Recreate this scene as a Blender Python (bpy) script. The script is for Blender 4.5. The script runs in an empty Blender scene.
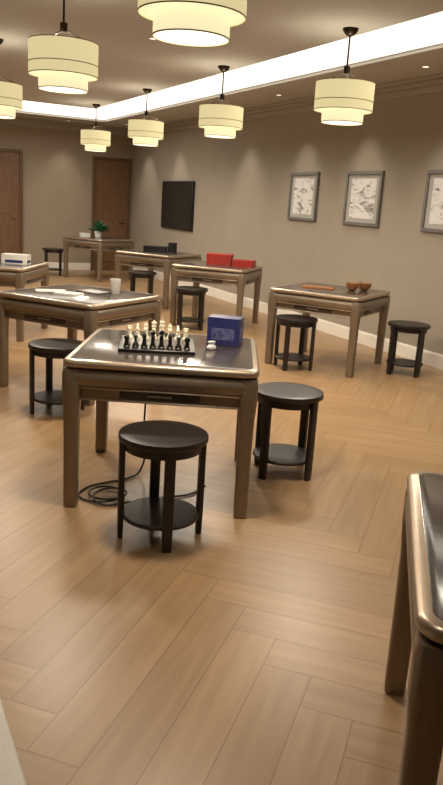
import bpy, bmesh, math, random
from mathutils import Vector, Matrix
random.seed(7)
C=bpy.context; D=bpy.data; SC=C.scene

# ------------------------------------------------ materials
def newmat(name):
    m=D.materials.new(name); m.use_nodes=True
    nt=m.node_tree; b=nt.nodes['Principled BSDF']; return m,nt,b
def mat(name,col,rough=.5,metal=0,var=.12,scale=30,emit=None,es=0,spec=.5,stretch=None,bump=0):
    m,nt,b=newmat(name); N=nt.nodes; L=nt.links
    tc=N.new('ShaderNodeTexCoord'); mp=N.new('ShaderNodeMapping'); no=N.new('ShaderNodeTexNoise')
    if stretch: mp.inputs['Scale'].default_value=stretch
    no.inputs['Scale'].default_value=scale; no.inputs['Detail'].default_value=4
    L.new(tc.outputs['Object'],mp.inputs[0]); L.new(mp.outputs[0],no.inputs['Vector'])
    cr=N.new('ShaderNodeValToRGB')
    c=Vector(col)
    cr.color_ramp.elements[0].color=(*(c*(1-var)),1); cr.color_ramp.elements[1].color=(*[min(1,v*(1+var)) for v in c],1)
    cr.color_ramp.elements[0].position=.3; cr.color_ramp.elements[1].position=.7
    L.new(no.outputs[0],cr.inputs[0]); L.new(cr.outputs[0],b.inputs['Base Color'])
    b.inputs['Roughness'].default_value=rough; b.inputs['Metallic'].default_value=metal
    b.inputs['Specular IOR Level'].default_value=spec
    if emit: b.inputs['Emission Color'].default_value=(*emit,1); b.inputs['Emission Strength'].default_value=es
    if bump:
        bp=N.new('ShaderNodeBump'); bp.inputs['Strength'].default_value=bump; bp.inputs['Distance'].default_value=.002
        L.new(no.outputs[0],bp.inputs['Height']); L.new(bp.outputs[0],b.inputs['Normal'])
    return m
M={}
M['wall']=mat('wall_paint',(.35,.305,.24),.8,var=.03,scale=3)
M['wallfar']=mat('far_wall_paint',(.33,.265,.19),.8,var=.04,scale=3)
M['ceil']=mat('ceiling_paint',(.50,.49,.485),.85,var=.02,scale=2)
M['soffit']=mat('soffit_paint',(.48,.45,.40),.85,var=.02,scale=2)
M['crown']=mat('crown_paint',(.38,.34,.28),.7,var=.03,scale=2)
M['base']=mat('baseboard_paint',(.88,.83,.74),.45,var=.03,scale=5)
M['cove']=mat('cove_led',(.9,.88,.82),.6,emit=(1,.95,.86),es=3.0)
M['covef']=mat('cove_fascia_glow',(.84,.82,.78),.7,emit=(1,.95,.86),es=.35)  # white fascia paint, weak emission added to imitate LED light falling on it
M['door']=mat('door_walnut',(.17,.085,.038),.45,var=.25,scale=6,stretch=(6,6,.6))
M['doorframe']=mat('door_frame_wood',(.12,.06,.028),.45,var=.2,scale=6,stretch=(6,6,.6))
M['tabletop']=mat('table_top_lacquer',(.075,.062,.054),.17,var=.12,scale=5,stretch=(1,8,1),spec=.8)
M['rim']=mat('rim_bronze',(.42,.335,.25),.33,metal=.7,var=.08,scale=10)
M['body']=mat('apron_bronze',(.26,.205,.15),.36,metal=.6,var=.08,scale=12,stretch=(1,8,1))
M['leg']=mat('leg_champagne_bronze',(.25,.195,.14),.38,metal=.55,var=.06,scale=12,stretch=(6,6,.6))
M['dark']=mat('drawer_dark',(.06,.04,.03),.3,var=.2,scale=20)
M['stool']=mat('stool_espresso_wood',(.015,.010,.008),.42,var=.35,scale=12,stretch=(1,8,1))
M['shade']=mat('shade_fabric',(.42,.37,.20),.8,emit=(1,.86,.46),es=.66,var=.03,scale=80)
M['inner']=mat('inner_shade_glow',(.5,.44,.25),.8,emit=(1,.89,.55),es=.88,var=.03,scale=80)
M['glow']=mat('diffuser_glow',(.95,.9,.8),.5,emit=(1,.93,.72),es=1.6,var=.02)
M['metal']=mat('lamp_dark_bronze',(.03,.02,.014),.35,metal=.7)
M['band']=mat('shade_trim_brass',(.30,.22,.10),.4,metal=.4)
M['black']=mat('black_plastic',(.008,.008,.009),.35)
M['screen']=mat('screen_black',(.006,.006,.007),.25,var=.05)
M['white']=mat('white_plastic',(.75,.74,.70),.4,var=.03)
M['paper']=mat('paper_white',(.70,.68,.62),.7,var=.05)
M['ivory']=mat('ivory_piece',(.92,.84,.64),.35,var=.04)
M['ebony']=mat('ebony_piece',(.012,.010,.009),.3)
M['blue']=mat('box_violet_blue',(.028,.032,.14),.4,var=.25,scale=25)
M['bluep']=mat('box_pale_print',(.10,.11,.24),.45,var=.6,scale=40)
M['red']=mat('box_red',(.38,.028,.016),.45,var=.1)
M['tan']=mat('bowl_wood',(.30,.12,.04),.4,var=.2,scale=20)
M['green']=mat('leaf_green',(.02,.12,.04),.5,var=.4,scale=30)
M['cable']=mat('cable_black',(.01,.01,.01),.5)
M['cream']=mat('cream_upholstery',(.70,.66,.58),.75,var=.04,bump=.4,scale=200)
M['frame']=mat('picture_frame_pewter',(.19,.18,.165),.4,metal=.4)
M['matb']=mat('picture_mat',(.42,.405,.37),.8,var=.04)

def art_mat(i):
    m,nt,b=newmat('abstract_art'); N=nt.nodes; L=nt.links
    tc=N.new('ShaderNodeTexCoord'); mp=N.new('ShaderNodeMapping'); L.new(tc.outputs['Object'],mp.inputs[0])
    mp.inputs['Location'].default_value=(i*3.1,i*1.7,i*.9); mp.inputs['Rotation'].default_value=(0.9+i*.5,0,0); mp.inputs['Scale'].default_value=(1,1.4,3.4)
    no=N.new('ShaderNodeTexNoise'); no.inputs['Scale'].default_value=2.8; no.inputs['Detail'].default_value=3; no.inputs['Distortion'].default_value=1.3
    L.new(mp.outputs[0],no.inputs['Vector'])
    cr=N.new('ShaderNodeValToRGB'); e=cr.color_ramp.elements
    e[0].position=.32; e[0].color=(.16,.155,.15,1); e[1].position=.45; e[1].color=(.70,.69,.67,1)
    x=e.new(.39); x.color=(.42,.41,.40,1); x=e.new(.62); x.color=(.78,.77,.75,1); x=e.new(.69); x.color=(.48,.46,.43,1)
    L.new(no.outputs[0],cr.inputs[0]); L.new(cr.outputs[0],b.inputs['Base Color']); b.inputs['Roughness'].default_value=.6
    return m

def floor_mat():
    m,nt,b=newmat('herringbone_oak'); N=nt.nodes; L=nt.links
    uv=N.new('ShaderNodeUVMap'); uv.uv_map='grain'
    ed=N.new('ShaderNodeUVMap'); ed.uv_map='edge'
    at=N.new('ShaderNodeAttribute'); at.attribute_name='tone'
    mp=N.new('ShaderNodeMapping'); mp.inputs['Scale'].default_value=(.9,11,1); L.new(uv.outputs[0],mp.inputs[0])
    no=N.new('ShaderNodeTexNoise'); no.inputs['Scale'].default_value=2.0; no.inputs['Detail'].default_value=5; no.inputs['Distortion'].default_value=.6
    L.new(mp.outputs[0],no.inputs['Vector'])
    cr=N.new('ShaderNodeValToRGB'); e=cr.color_ramp.elements
    e[0].position=.3; e[0].color=(.315,.192,.092,1); e[1].position=.72; e[1].color=(.395,.25,.128,1)
    L.new(no.outputs[0],cr.inputs[0])
    mx=N.new('ShaderNodeMix'); mx.data_type='RGBA'; mx.blend_type='MULTIPLY'; mx.inputs[0].default_value=1
    L.new(cr.outputs[0],mx.inputs[6]); L.new(at.outputs['Color'],mx.inputs[7])
    sp=N.new('ShaderNodeSeparateXYZ'); L.new(ed.outputs[0],sp.inputs[0])
    def edge(o,wid):
        a=N.new('ShaderNodeMath'); a.operation='SUBTRACT'; a.inputs[1].default_value=.5; L.new(o,a.inputs[0])
        c=N.new('ShaderNodeMath'); c.operation='ABSOLUTE'; L.new(a.outputs[0],c.inputs[0])
        g=N.new('ShaderNodeMath'); g.operation='GREATER_THAN'; g.inputs[1].default_value=.5-wid; L.new(c.outputs[0],g.inputs[0]); return g
    g1=edge(sp.outputs[0],.0028); g2=edge(sp.outputs[1],.016)
    mm=N.new('ShaderNodeMath'); mm.operation='MAXIMUM'; L.new(g1.outputs[0],mm.inputs[0]); L.new(g2.outputs[0],mm.inputs[1])
    ml=N.new('ShaderNodeMath'); ml.operation='MULTIPLY'; ml.inputs[1].default_value=.5; L.new(mm.outputs[0],ml.inputs[0])
    mx2=N.new('ShaderNodeMix'); mx2.data_type='RGBA'; L.new(ml.outputs[0],mx2.inputs[0]); L.new(mx.outputs[2],mx2.inputs[6]); mx2.inputs[7].default_value=(.13,.07,.032,1)
    L.new(mx2.outputs[2],b.inputs['Base Color'])
    b.inputs['Roughness'].default_value=.35; b.inputs['Specular IOR Level'].default_value=.5
    return m

# ------------------------------------------------ mesh helpers
def link(o): C.collection.objects.link(o); return o
def mesh_obj(name,bm,mt,smooth=True,angle=35):
    me=D.meshes.new(name); bmesh.ops.recalc_face_normals(bm,faces=bm.faces[:]); bm.to_mesh(me); bm.free()
    for m in (mt if isinstance(mt,list) else [mt]): me.materials.append(m)
    if smooth:
        for p in me.polygons: p.use_smooth=True
        try: me.set_sharp_from_angle(angle=math.radians(angle))
        except Exception: pass
    return link(D.objects.new(name,me))
def box_bm(bm,x0,x1,y0,y1,z0,z1,mi=0):
    v=[bm.verts.new(p) for p in [(x0,y0,z0),(x1,y0,z0),(x1,y1,z0),(x0,y1,z0),(x0,y0,z1),(x1,y0,z1),(x1,y1,z1),(x0,y1,z1)]]
    for f in [(0,3,2,1),(4,5,6,7),(0,1,5,4),(1,2,6,5),(2,3,7,6),(3,0,4,7)]:
        fc=bm.faces.new([v[i] for i in f]); fc.material_index=mi
def boxes(name,lst,mt,bevel=0):
    bm=bmesh.new()
    for l in lst: box_bm(bm,*l)
    o=mesh_obj(name,bm,mt,smooth=bevel>0)
    if bevel:
        md=o.modifiers.new('b','BEVEL'); md.width=bevel; md.segments=2
    return o
def rr(hx,hy,r,n=5):
    r=min(r,hx*.999,hy*.999); pts=[]
    for cx,cy,a0 in [(hx-r,hy-r,0),(-hx+r,hy-r,90),(-hx+r,-hy+r,180),(hx-r,-hy+r,270)]:
        for i in range(n+1):
            a=math.radians(a0+90*i/n); pts.append((cx+r*math.cos(a),cy+r*math.sin(a)))
    return pts
def prism(bm,hx,hy,r,prof,cx=0,cy=0,n=5,mi=0):
    rings=[]
    for p in prof:
        off,z=p[0],p[1]
        rings.append([bm.verts.new((cx+x,cy+y,z)) for x,y in rr(hx+off,hy+off,max(.0008,r+off),n)])
    for a,b in zip(rings,rings[1:]):
        k=len(a)
        for i in range(k):
            f=bm.faces.new((a[i],a[(i+1)%k],b[(i+1)%k],b[i])); f.material_index=mi
    f=bm.faces.new(rings[0][::-1]); f.material_index=mi
    f=bm.faces.new(rings[-1]); f.material_index=mi
def lathe(bm,prof,n=40,cx=0,cy=0,cap=True,mi=0):
    rings=[]
    for r,z in prof: rings.append([bm.verts.new((cx+r*math.cos(2*math.pi*i/n),cy+r*math.sin(2*math.pi*i/n),z)) for i in range(n)])
    for a,b in zip(rings,rings[1:]):
        for i in range(n):
            f=bm.faces.new((a[i],a[(i+1)%n],b[(i+1)%n],b[i])); f.material_index=mi
    if cap:
        bm.faces.new(rings[0][::-1]).material_index=mi; bm.faces.new(rings[-1]).material_index=mi
def tube(bm,p0,p1,r,n=8):
    p0,p1=Vector(p0),Vector(p1); d=(p1-p0).normalized(); q=d.to_track_quat('Z','Y')
    a=[bm.verts.new(p0+q@Vector((r*math.cos(2*math.pi*i/n),r*math.sin(2*math.pi*i/n),0))) for i in range(n)]
    b=[bm.verts.new(p1+q@Vector((r*math.cos(2*math.pi*i/n),r*math.sin(2*math.pi*i/n),0))) for i in range(n)]
    for i in range(n): bm.faces.new((a[i],a[(i+1)%n],b[(i+1)%n],b[i]))
    bm.faces.new(a[::-1]); bm.faces.new(b)
def empty(name):
    e=D.objects.new(name,None); e.empty_display_size=.1; return link(e)
def par(c,p): c.parent=p; return c
def tag(o,label,cat,group=None):
    o['label']=label; o['category']=cat
    if group: o['group']=group
    return o
def dup(root,loc,rotz):
    n=root.copy(); C.collection.objects.link(n); n.location=loc; n.rotation_euler=(0,0,rotz)
    def rec(src,dst):
        for c in list(src.children):
            k=c.copy(); C.collection.objects.link(k); k.parent=dst; rec(c,k)
    rec(root,n); return n
def struct(o): o['kind']='structure'; return o
def rad(d): return math.radians(d)

# ------------------------------------------------ room shell
BR=5.52; BL=-3.3; AF=15.64; AB=-2.0; ZC=2.85; ZS=2.92; ZT=3.30
G0,G1=3.58,4.45      # light slot along the right wall
H0,H1=12.0,14.3      # light slot along the far wall
bm=bmesh.new(); 
uvg=bm.loops.layers.uv.new('grain'); uve=bm.loops.layers.uv.new('edge'); tone=bm.loops.layers.color.new('tone')
PW=.17; NR=7; PL=PW*NR
def plank(x,y,horiz):
    w,h=(PL,PW) if horiz else (PW,PL)
    pts=[(x,y),(x+w,y),(x+w,y+h),(x,y+h)]
    ca,sa=math.cos(rad(45)),math.sin(rad(45))
    P=[(px*ca-py*sa+.5,px*sa+py*ca+7.0) for px,py in pts]
    cx=sum(p[0] for p in P)/4; cy=sum(p[1] for p in P)/4
    if cx<BL-.7 or cx>BR+.7 or cy<AB-.7 or cy>AF+.7: return
    f=bm.faces.new([bm.verts.new((p[0],p[1],0)) for p in P])
    ox,oy=random.random()*50,random.random()*50; g=random.uniform(.93,1.04); gr=random.uniform(.99,1.01)
    for l,(px,py) in zip(f.loops,pts):
        a,b_=(px-x,py-y) if horiz else (py-y,px-x)
        l[uvg].uv=(a+ox,b_+oy); l[uve].uv=(a/PL,b_/PW); l[tone]=(g,g*gr,g*gr*gr,1)
K=130
for i in range(-K,K):
    for j in range(-13,14):
        bx=i*PW+j*PL; by=i*PW-j*PL
        plank(bx,by,True)
        plank(bx+PL, by-PL+PW, False)
for co,no in [((BR,0,0),(1,0,0)),((BL,0,0),(-1,0,0)),((0,AF,0),(0,1,0)),((0,AB,0),(0,-1,0))]:
    bmesh.ops.bisect_plane(bm,geom=bm.verts[:]+bm.edges[:]+bm.faces[:],plane_co=co,plane_no=no,clear_outer=True)
me=D.meshes.new('floor'); bm.to_mesh(me); bm.free(); me.materials.append(floor_mat())
fl=link(D.objects.new('floor',me)); struct(fl)
for p in me.polygons:
    if p.normal.z<0: p.flip()
struct(boxes('wall_right',[(BR,BR+.15,AB-.15,AF+.15,0,ZT)],M['wall']))
struct(boxes('wall_far',[(BL-.15,BR,AF,AF+.15,0,ZT)],M['wallfar']))
struct(boxes('wall_left',[(BL-.15,BL,AB-.15,AF,0,ZT)],M['wall']))
struct(boxes('wall_near',[(BL,BR,AB-.15,AB,0,ZT)],M['wall']))
struct(boxes('ceiling',[(BL,G0,AB,H0,ZC,ZC+.12)],M['ceil']))
struct(boxes('trim_1',[(G1,BR,AB,AF,ZS,ZT)],M['soffit']))
struct(boxes('trim_2',[(BL,G1,H1,AF,ZS,ZT)],M['soffit']))
struct(boxes('trim_3',[(BL-.15,BR+.15,AB-.15,AF+.15,ZT,ZT+.1)],M['ceil']))
struct(boxes('trim_4',[(G0+.001,G1-.014,AB,H1-.014,ZT-.02,ZT),(BL,G0,H0+.001,H1-.014,ZT-.02,ZT)],M['cove']))
struct(boxes('trim_5',[(G1-.012,G1-.001,AB,H1-.014,ZS,ZT-.02),(BL,G1-.001,H1-.013,H1-.001,ZS,ZT-.02)],M['covef']))
struct(boxes('trim_6',[(BR-.16,BR,AB,AF,ZS-.03,ZS),(BR-.09,BR,AB,AF,ZS-.07,ZS-.03),(BR-.035,BR,AB,AF,ZS-.14,ZS-.07)],M['crown'],.006))
struct(boxes('trim_7',[(BL,BR-.16,AF-.16,AF,ZS-.03,ZS),(BL,BR-.09,AF-.09,AF,ZS-.07,ZS-.03),(BL,BR-.035,AF-.035,AF,ZS-.14,ZS-.07)],M['crown'],.006))
struct(boxes('trim_8',[(G1,G1+.07,AB,H1,ZS-.035,ZS),(BL,G1+.07,H1,H1+.07,ZS-.035,ZS)],M['soffit'],.005))
struct(boxes('baseboard_right',[(BR-.018,BR,AB,AF,0,.14),(BR-.010,BR,AB,AF,.14,.155)],M['base'],.003))
struct(boxes('baseboard_far',[(3.28,4.62,AF-.018,AF,0,.14),(BL,1.9,AF-.018,AF,0,.14)],M['base'],.003))
def door(name,b0,b1,h=2.26):
    e=empty(name); struct(e); e.location=((b0+b1)/2,AF,0)
    w=(b1-b0)/2
    fr=boxes('door_frame',[(-w-.06,-w,-.05,0,0,h+.06),(w,w+.06,-.05,0,0,h+.06),(-w,w,-.05,0,h,h+.06)],M['doorframe'],.006)
    pn=[(-w,w,-.025,0,0.005,h)]
    for z0,z1 in [(.18,.95),(1.08,h-.16)]: pn+= [(-w+.12,w-.12,-.035,-.025,z0,z1)]
    lf=boxes('door_leaf',pn,M['door'],.006)
    bm=bmesh.new(); tube(bm,(w-.06,-.025,1.0),(w-.06,-.075,1.0),.010); tube(bm,(w-.06,-.07,1.0),(w-.18,-.07,1.0),.009)
    hd=mesh_obj('handle',bm,M['metal'])
    for o in (fr,lf,hd): par(o,e)
door('door_1',4.69,5.40); door('door_2',1.98,3.14)

# ------------------------------------------------ mahjong table
def make_table():
    e=empty('mahjong_table'); S=.48
    bm=bmesh.new(); prism(bm,S,S,.065,[(-.016,.733),(-.003,.736),(.002,.744),(.003,.754),(-.001,.763),(-.012,.770)],n=7)
    par(mesh_obj('table_rim',bm,M['rim']),e)
    bm=bmesh.new(); prism(bm,S-.030,S-.030,.04,[(0,.7695),(0,.7705),(-.002,.7712)])
    par(mesh_obj('table_top',bm,M['tabletop']),e)
    bm=bmesh.new(); prism(bm,S-.035,S-.035,.04,[(0,.722),(0,.734)],n=7)
    prism(bm,S-.012,S-.012,.06,[(-.06,.562),(-.034,.564),(-.026,.570),(-.024,.579),(-.030,.584),(-.030,.628),(-.022,.633),(-.006,.638),(.004,.650),(.011,.668),(.013,.684),(.011,.700),(.004,.714),(-.006,.722),(-.022,.7255)],n=7)
    par(mesh_obj('apron',bm,M['body']),e)
    bm=bmesh.new()
    prism(bm,S-.012,S-.012,.06,[(-.030,.6285),(-.004,.6295),(-.001,.6335),(-.003,.6375),(-.030,.6385)],n=7)
    par(mesh_obj('trim_bead',bm,M['rim']),e)
    bm=bmesh.new()
    prism(bm,S-.012,S-.012,.06,[(-.040,.566),(-.024,.567),(-.020,.572),(-.024,.578),(-.040,.579)],n=7)
    par(mesh_obj('lower_rail',bm,M['rim']),e)
    for k in range(4):
        bm=bmesh.new(); prism(bm,.20,.005,.004,[(0,.588),(0,.625)],0,-(S-.040),n=2)
        d=mesh_obj('drawer',bm,M['dark']); d.rotation_euler=(0,0,k*math.pi/2); par(d,e)
        bm=bmesh.new(); prism(bm,.06,.007,.006,[(0,.602),(0,.612)],0,-(S-.032),n=2)
        par(mesh_obj('handle',bm,M['rim']),d)
    bm=bmesh.new()
    prism(bm,.040,.040,.020,[(-.010,0),(-.007,.008),(-.006,.03),(-.004,.35),(-.002,.50),(.002,.56),(.005,.60),(.006,.70),(0,.7245)],n=5)
    base=mesh_obj('leg',bm,M['leg']); q=S-.046
    for i,(x,y) in enumerate([(q,q),(-q,q),(-q,-q),(q,-q)]):
        l=base if i==0 else link(base.copy()); l.location=(x,y,0); par(l,e)
    return e
T0=make_table()
tables=[
 (1.54,3.69,-27.4,'square bronze mahjong table holding chess and blue box'),
 (1.68,5.93,-54,'square bronze mahjong table holding papers and cup'),
 (1.43,8.50,-30,'square bronze mahjong table holding white cartons'),
 (4.30,14.0,-60,'square bronze mahjong table holding green plant'),
 (4.22,10.68,-55,'square bronze mahjong table holding black devices'),
 (4.30,8.78,-42.7,'square bronze mahjong table holding two red boxes'),
 (4.38,6.31,-55.9,'square bronze mahjong table holding wooden bowls'),
 (1.635,1.055,-38.5,'square bronze mahjong table with bare glossy dark top'),
]
for i,(x,y,r,lb) in enumerate(tables):
    if i==0: t=T0; t.location=(x,y,0); t.rotation_euler=(0,0,rad(r))
    else: t=dup(T0,(x,y,0),rad(r))
    tag(t,lb,'table','mahjong tables in the game room')

# ------------------------------------------------ stools
def make_stool():
    e=empty('round_stool')
    bm=bmesh.new(); lathe(bm,[(.150,.474),(.200,.475),(.205,.478),(.207,.482),(.207,.501),(.205,.506),(.200,.508),(.15,.509),(.02,.509)],56)
    par(mesh_obj('seat',bm,M['stool']),e)
    bm=bmesh.new(); lathe(bm,[(.172,.432),(.180,.434),(.180,.4745),(.02,.4745)],48)
    par(mesh_obj('apron',bm,M['stool']),e)
    bm=bmesh.new(); lathe(bm,[(.150,.098),(.179,.099),(.182,.103),(.182,.115),(.178,.119),(.15,.120),(.02,.120)],48)
    par(mesh_obj('shelf',bm,M['stool']),e)
    bm=bmesh.new(); prism(bm,.013,.024,.003,[(-.003,0),(-.002,.02),(0,.12),(0,.475)],n=2)
    base=mesh_obj('leg',bm,M['stool'])
    for i in range(4):
        l=base if i==0 else link(base.copy()); a=math.pi/2*i
        l.location=(.189*math.cos(a),.189*math.sin(a),0); l.rotation_euler=(0,0,a); par(l,e)
    return e
S0=make_stool()
stools=[(1.26,3.04,-12,'beside chess table'),(2.28,3.62,22,'beside chess table'),(1.31,5.20,5,'by table with papers'),
 (3.92,6.19,35,'tucked at table with bowls'),(4.95,5.74,0,'beside table with bowls'),(3.80,8.48,25,'under red-box table'),
 (3.55,14.5,30,'near the far wall'),(3.84,10.35,20,'tucked at device table')]
for i,(x,y,r,lb) in enumerate(stools):
    if i==0: s=S0; s.location=(x,y,0); s.rotation_euler=(0,0,rad(r))
    else: s=dup(S0,(x,y,0),rad(r))
    tag(s,'round espresso wood stool with low shelf, '+lb,'stool','round dark stools')

# ------------------------------------------------ pendant lamps
def make_lamp():
    e=empty('pendant_lamp'); n=64
    def ring(bm,r0,r1,z0,z1): lathe(bm,[(r0,z0),(r1,z0),(r1,z1),(r0,z1),(r0,z0)],n,cap=False)
    bm=bmesh.new(); ring(bm,.213,.220,.085,.285); par(mesh_obj('outer_shade',bm,M['shade']),e)
    bm=bmesh.new(); ring(bm,.150,.157,.0,.20); par(mesh_obj('inner_shade',bm,M['inner']),e)
    bm=bmesh.new(); lathe(bm,[(.149,.004),(.149,.010)],48); par(mesh_obj('diffuser',bm,M['glow']),e)
    bm=bmesh.new(); ring(bm,.158,.213,.090,.094); par(mesh_obj('annular_diffuser',bm,M['inner']),e)
    bm=bmesh.new()
    for z in (.083,.150,.281): ring(bm,.2195,.222,z,z+.005)
    ring(bm,.1565,.159,-.001,.004)
    par(mesh_obj('shade_trim',bm,M['band']),e)
    bm=bmesh.new()
    for k in range(3):
        a=2*math.pi*k/3; tube(bm,(.215*math.cos(a),.215*math.sin(a),.284),(.022*math.cos(a),.022*math.sin(a),.36),.004)
    tube(bm,(0,0,.345),(0,0,.40),.024,16)
    par(mesh_obj('shade_frame',bm,M['metal']),e)
    return e
L0=make_lamp(); LZ=2.19
lamps=[(1.307,3.05),(1.307,5.10),(1.307,7.46),(3.417,5.00),(3.417,7.12),(3.417,9.26),(3.417,11.4)]
LL=[]
for i,(x,y) in enumerate(lamps):
    if i==0: l=L0; l.location=(x,y,LZ)
    else: l=dup(L0,(x,y,LZ),0)
    LL.append(tag(l,'two-tier cream drum pendant lamp glowing on dark rod','lamp','drum pendant lamps'))
for l in LL:
    h=ZC-LZ
    bm=bmesh.new(); tube(bm,(0,0,.39),(0,0,h-.02),.007,10)
    par(mesh_obj('rod',bm,M['metal']),l)
    bm=bmesh.new(); lathe(bm,[(.02,h-.05),(.03,h-.045),(.055,h-.02),(.06,h)],24); par(mesh_obj('canopy',bm,M['metal']),l)
    ld=D.lights.new('lamp_light','AREA'); ld.shape='DISK'; ld.size=.28; ld.energy=31; ld.color=(1,.87,.70)
    lo=link(D.objects.new('bulb_light',ld)); lo.location=(0,0,-.004); par(lo,l)
    lu=D.lights.new('up_light','POINT'); lu.energy=5; lu.shadow_soft_size=.05; lu.color=(1,.90,.78)
    uo=link(D.objects.new('bulb_light',lu)); uo.location=(0,0,.27); par(uo,l)

def downlight(b,a,zc,e,size=1.5,tilt=None):
    bm=bmesh.new(); lathe(bm,[(.034,-.004),(.050,-.004),(.052,0),(.034,0),(.034,-.004)],24,cap=False)
    lathe(bm,[(.033,-.0015),(.033,-.0005)],20,mi=1)
    o=mesh_obj('recessed_downlight',bm,[M['soffit'],M['glow']]); o.location=(b,a,zc)
    tag(o,'small round recessed ceiling downlight','light','recessed ceiling downlights')
    ld=D.lights.new('down','SPOT'); ld.energy=e; ld.spot_size=size; ld.spot_blend=.9; ld.shadow_soft_size=.05; ld.color=(1,.90,.76)
    lo=link(D.objects.new('spot',ld)); lo.location=(0,0,-.02); par(lo,o)
    if tilt: lo.rotation_euler=tilt
for a in (4.6,6.04,7.47,8.8,10.4,13.1,14.7): downlight(BR-.50,a,ZS,36,1.15,(0,rad(-14),0))
for b in (4.0,.9,-1.2): downlight(b,AF-.45,ZS,30,1.1,(rad(12),0,0))
for b,a,e_ in ((.4,1.3,36),(2.1,1.0,24),(2.6,2.9,32),(-.8,4.2,26),(2.4,10.2,22),(2.4,6.4,28)): downlight(b,a,ZC,e_,2.2)  # those near the camera are unseen, added to brighten the foreground floor

# ------------------------------------------------ wall items
for i,(a0,a1) in enumerate([(8.45,9.14),(7.12,7.82),(5.70,6.38)]):
    e=empty('framed_picture'); e.location=(BR,(a0+a1)/2,1.70); w=(a1-a0)/2; h=.315; t=.04
    fr=boxes('picture_frame',[(-.035,0,-w,w,h-t,h),(-.035,0,-w,w,-h,-h+t),(-.035,0,-w,-w+t,-h+t,h-t),(-.035,0,w-t,w,-h+t,h-t)],M['frame'],.004)
    mb=boxes('picture_mat',[(-.016,0,-w+t,w-t,-h+t,h-t)],M['matb'])
    ar=boxes('artwork',[(-.020,-.0165,-w+.11,w-.11,-h+.085,h-.085)],art_mat(i))
    for o in (fr,mb,ar): par(o,e)
    tag(e,'grey framed abstract picture in white and grey strokes','picture','framed pictures along the wall')
e=empty('wall_mounted_television'); e.location=(BR-.001,13.1,1.46)
o1=boxes('bezel',[(-.05,0,-.72,.72,-.43,.43)],M['black'],.008); o2=boxes('screen',[(-.053,-.0505,-.70,.70,-.41,.41)],M['screen'])
par(o1,e); par(o2,e); tag(e,'black flat television mounted on the beige wall','television')

# ------------------------------------------------ objects on tables
TZ=.7713
CB=(1.48,3.72); rz=rad(-22)
e=empty('chess_board'); e.location=(*CB,TZ); e.rotation_euler=(0,0,rz)
bm=bmesh.new(); prism(bm,.20,.20,.004,[(-.002,0),(0,.002),(0,.016),(-.002,.018)],n=2); par(mesh_obj('board_body',bm,M['ebony']),e)
bm=bmesh.new(); cs=.045
for i in range(8):
    for j in range(8): box_bm(bm,(i-4)*cs,(i-3)*cs,(j-4)*cs,(j-3)*cs,.0175,.019,(i+j)%2)
M['sq']=mat('board_light_square',(.12,.09,.065),.35); M['sqd']=mat('board_dark_square',(.02,.015,.012),.3)
par(mesh_obj('squares',bm,[M['sqd'],M['sq']],smooth=False),e)
tag(e,'black folding chess board set up with pieces','chess board')
def piece(kind,mt):
    bm=bmesh.new(); base=[(.0165,0),(.0170,.003),(.0150,.007),(.0115,.010)]
    if kind=='pawn': pr=base+[(.0070,.020),(.0065,.030),(.0105,.033),(.0070,.036),(.0105,.041),(.0110,.046),(.0080,.052),(.001,.055)]
    elif kind=='rook': pr=base+[(.0105,.020),(.0095,.038),(.0130,.042),(.0135,.055),(.0100,.055),(.0095,.051),(.001,.051)]
    elif kind=='bishop': pr=base+[(.0090,.025),(.0080,.045),(.0130,.048),(.0080,.051),(.0110,.060),(.0070,.070),(.0030,.073),(.0035,.077),(.0008,.079)]
    elif kind=='queen': pr=base+[(.0095,.028),(.0080,.055),(.0140,.058),(.0085,.062),(.0135,.078),(.0100,.079),(.005,.082),(.005,.086),(.0008,.089)]
    elif kind=='king': pr=base+[(.0100,.030),(.0085,.058),(.0145,.062),(.0090,.066),(.0130,.083),(.0070,.087),(.0015,.088)]
    else: pr=base+[(.0100,.016),(.0110,.022),(.008,.026),(.001,.027)]
    lathe(bm,pr,16)
    if kind=='king': box_bm(bm,-.002,.002,-.0015,.0015,.086,.101); box_bm(bm,-.006,.006,-.0015,.0015,.092,.096)
    if kind=='knight':
        prof=[(-.009,.024),(.009,.024),(.006,.040),(.008,.046),(.016,.043),(.017,.050),(.008,.062),(.003,.068),(-.001,.064),(-.008,.056),(-.011,.040)]
        f0=[bm.verts.new((x,-.005,z)) for x,z in prof]; f1=[bm.verts.new((x,.005,z)) for x,z in prof]
        bm.faces.new(f0); bm.faces.new(f1[::-1])
        for i in range(len(prof)): bm.faces.new((f0[i],f0[(i+1)%len(prof)],f1[(i+1)%len(prof)],f1[i]))
    for v in bm.verts: v.co*=1.12
    return mesh_obj('chess_'+kind,bm,mt)
order=['rook','knight','bishop','queen','king','bishop','knight','rook']
R=Matrix.Rotation(rz,3,'Z'); cache={}
for col,mt,cn in (('white',M['ivory'],'ivory'),('black',M['ebony'],'black')):
    for row in (0,1):
        for i in range(8):
            k=order[i] if row==0 else 'pawn'; y=(3.5-row if col=='white' else -3.5+row)*cs; x=(i-3.5)*cs
            if (col,k) in cache: o=link(cache[(col,k)].copy())
            else: o=piece(k,mt); cache[(col,k)]=o
            o.location=Vector((*CB,TZ))+R@Vector((x,y,.019)); o.rotation_euler=(0,0,rz+(-math.pi/2 if col=='white' else math.pi/2))
            tag(o,cn+' chess '+k+' standing on the chess board','chess piece','chess pieces on the board')
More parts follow.
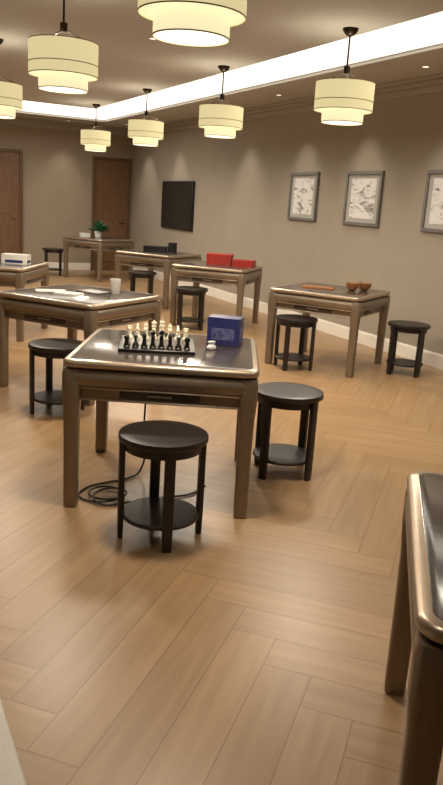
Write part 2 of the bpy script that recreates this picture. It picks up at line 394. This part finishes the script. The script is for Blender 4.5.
def carton(name,x,y,rot,hx,hy,h,mt,label,cat,panel=None,lid=False,ph=(.12,.42)):
    e=empty(name); e.location=(x,y,TZ); e.rotation_euler=(0,0,rad(rot))
    bm=bmesh.new(); prism(bm,hx,hy,.003,[(-.001,0),(0,.001),(0,h-.001),(-.001,h)],n=2); par(mesh_obj('box_body',bm,mt),e)
    if panel:
        par(boxes('label_panel',[(-hx*.7,hx*.7,-hy-.0012,-hy+.001,h*ph[0],h*ph[1])],panel),e)
        par(boxes('label_panel',[(hx-.001,hx+.0012,-hy*.7,hy*.7,h*ph[0],h*ph[1])],panel),e)
    if lid:
        bm=bmesh.new(); prism(bm,hx+.004,hy+.004,.004,[(0,h*.62),(0,h+.003),(-.003,h+.005)],n=2); par(mesh_obj('lid',bm,mt),e)
    tag(e,label,cat); return e
carton('card_box',1.90,3.74,-40,.092,.06,.155,M['blue'],'violet-blue cardboard box with a muted printed panel','box',panel=M['bluep'],ph=(.2,.62))
bm=bmesh.new(); lathe(bm,[(.016,0),(.020,.002),(.023,.012),(.018,.022),(.013,.027),(.016,.034),(.019,.042),(.015,.046),(.004,.047)],14)
for v in bm.verts: v.co.x*=1.25; v.co.y*=.8
o=mesh_obj('small_white_figurine',bm,M['white']); o.location=(1.75,3.60,TZ); tag(o,'small irregular white object beside the blue box','ornament')
carton('red_box',4.36,8.87,-35,.16,.11,.13,M['red'],'red lidded box on a mahjong table','box',lid=True)
carton('red_box',4.58,8.60,-42,.13,.10,.08,M['red'],'low red lidded box on a mahjong table','box',lid=True)
for (x,y,s) in ((4.55,6.20,.068),(4.72,6.22,.072)):
    bm=bmesh.new(); lathe(bm,[(.4*s,0),(.5*s,.004),(.85*s,.03),(s,.075),(.95*s,.075),(.78*s,.034),(.4*s,.012),(.05*s,.011)],32)
    o=mesh_obj('wooden_bowl',bm,M['tan']); o.location=(x,y,TZ); tag(o,'small reddish-brown round wooden bowl','bowl','wooden bowls')
def flat(x,y,rot,hx,hy,mt,name,label,cat,t=.002):
    bm=bmesh.new(); prism(bm,hx,hy,.004,[(0,0),(0,t)],n=2); o=mesh_obj(name,bm,mt); o.location=(x,y,TZ); o.rotation_euler=(0,0,rad(rot)); tag(o,label,cat); return o
flat(4.28,6.40,-40,.16,.10,M['tan'],'serving_tray','flat brown wooden tray','tray',.012)
flat(1.47,6.08,-10,.12,.08,M['paper'],'paper_sheet','white paper sheet lying on the table','paper')
flat(1.56,5.86,-40,.10,.07,M['paper'],'paper_booklet','small stack of white booklets','paper',.012)
flat(1.80,5.98,-60,.12,.08,M['dark'],'tablet','dark flat tablet lying on the table','tablet',.01)
bm=bmesh.new(); lathe(bm,[(.033,0),(.035,.003),(.045,.12),(.041,.12),(.032,.008),(.004,.008)],28)
o=mesh_obj('paper_cup',bm,M['paper']); o.location=(1.96,5.90,TZ); tag(o,'white paper cup standing on the table','cup')
carton('carton',1.65,8.40,-30,.14,.08,.10,M['paper'],'white carton with blue band on the table','box',panel=M['blue'])
carton('carton',1.39,8.58,-30,.08,.07,.15,M['paper'],'white carton with blue band on the table','box',panel=M['blue'])
e=empty('potted_plant'); e.location=(4.28,14.0,TZ)
bm=bmesh.new(); lathe(bm,[(.05,0),(.055,.003),(.075,.12),(.07,.12),(.062,.10),(.004,.10)],24); par(mesh_obj('pot',bm,M['white']),e)
bm=bmesh.new()
for k in range(60):
    a=random.uniform(0,6.28); el=random.uniform(.25,1.4); ln=random.uniform(.16,.30); wd=.032
    d=Vector((math.cos(a)*math.cos(el),math.sin(a)*math.cos(el),math.sin(el))); s=Vector((-math.sin(a),math.cos(a),0))
    b0=Vector((0,0,.10)); p1=b0+d*ln*.6; p2=b0+d*ln+Vector((0,0,-.03))
    bm.faces.new([bm.verts.new(p) for p in (b0,p1+s*wd,p2,p1-s*wd)])
par(mesh_obj('leaves',bm,M['green'],smooth=False),e); tag(e,'green leafy plant in a white pot','plant')
carton('carton',4.05,14.1,0,.09,.06,.07,M['paper'],'small white carton beside the plant','box')
carton('speaker_box',4.17,10.71,-30,.17,.09,.09,M['black'],'black rectangular device on the table','device')
carton('speaker_box',4.42,10.65,-10,.06,.05,.15,M['black'],'small black upright device on the table','device')

# ------------------------------------------------ cable
ct,st_=math.cos(rad(-27.4)),math.sin(rad(-27.4))
def cable(pts,r=.0055):
    cu=D.curves.new('power_cable','CURVE'); cu.dimensions='3D'; cu.bevel_depth=r; cu.bevel_resolution=2
    s=cu.splines.new('BEZIER'); s.bezier_points.add(len(pts)-1)
    for bp,(X,Y,z) in zip(s.bezier_points,pts):
        bp.co=(1.54+ct*X-st_*Y,3.69+st_*X+ct*Y,z+.002); bp.handle_left_type=bp.handle_right_type='AUTO'
    o=link(D.objects.new('power_cable',cu)); cu.materials.append(M['cable'])
    dg=C.evaluated_depsgraph_get(); me=D.meshes.new_from_object(o.evaluated_get(dg)); D.objects.remove(o)
    o=link(D.objects.new('power_cable',me)); tag(o,'black power cable coiled on the floor under the table','cable')
cable([(-.12,.05,.556),(-.13,.06,.30),(-.14,.07,.03),(-.20,-.02,.006),(-.30,-.10,.006),(-.40,-.20,.006),(-.41,-.33,.006),(-.30,-.39,.008),(-.20,-.30,.008),(-.25,-.19,.012),(-.36,-.24,.016),(-.33,-.36,.020),(-.20,-.35,.020),(-.19,-.24,.022),(-.32,-.29,.026),(-.29,-.42,.012),(-.14,-.36,.006),(.02,-.27,.006),(.16,-.20,.006),(.24,-.06,.006)])

# low cream bench, near
e=empty('upholstered_bench'); e.location=(-.10,1.27,0)
bm=bmesh.new(); prism(bm,.36,.30,.03,[(-.03,.30),(-.005,.31),(0,.34),(0,.41),(-.01,.44),(-.05,.455)]); par(mesh_obj('seat_cushion',bm,M['cream']),e)
bm=bmesh.new(); prism(bm,.35,.29,.02,[(0,.04),(0,.302)]); par(mesh_obj('bench_skirt',bm,M['cream']),e)
bm=bmesh.new(); prism(bm,.02,.02,.004,[(-.004,0),(0,.042)],n=2); b0=mesh_obj('leg',bm,M['dark'])
for i,(x,y) in enumerate([(.3,.24),(-.3,.24),(-.3,-.24),(.3,-.24)]):
    l=b0 if i==0 else link(b0.copy()); l.location=(x,y,0); par(l,e)
tag(e,'low cream upholstered bench','bench')

# ------------------------------------------------ world, camera
w=D.worlds.new('world'); SC.world=w; w.use_nodes=True
w.node_tree.nodes['Background'].inputs[0].default_value=(1,.85,.65,1); w.node_tree.nodes['Background'].inputs[1].default_value=.05
SC.view_settings.view_transform='Standard'
cd=D.cameras.new('camera'); cam=link(D.objects.new('camera',cd)); SC.camera=cam
mt=Matrix.Rotation(-.47,4,'Z')@Matrix.Rotation(math.pi/2-.248,4,'X')@Matrix.Rotation(.063,4,'Z')
cam.rotation_euler=mt.to_euler(); cam.location=(0,0,1.546)
cd.sensor_fit='VERTICAL'; cd.sensor_height=36; cd.lens=746/785*36; cd.clip_start=.02
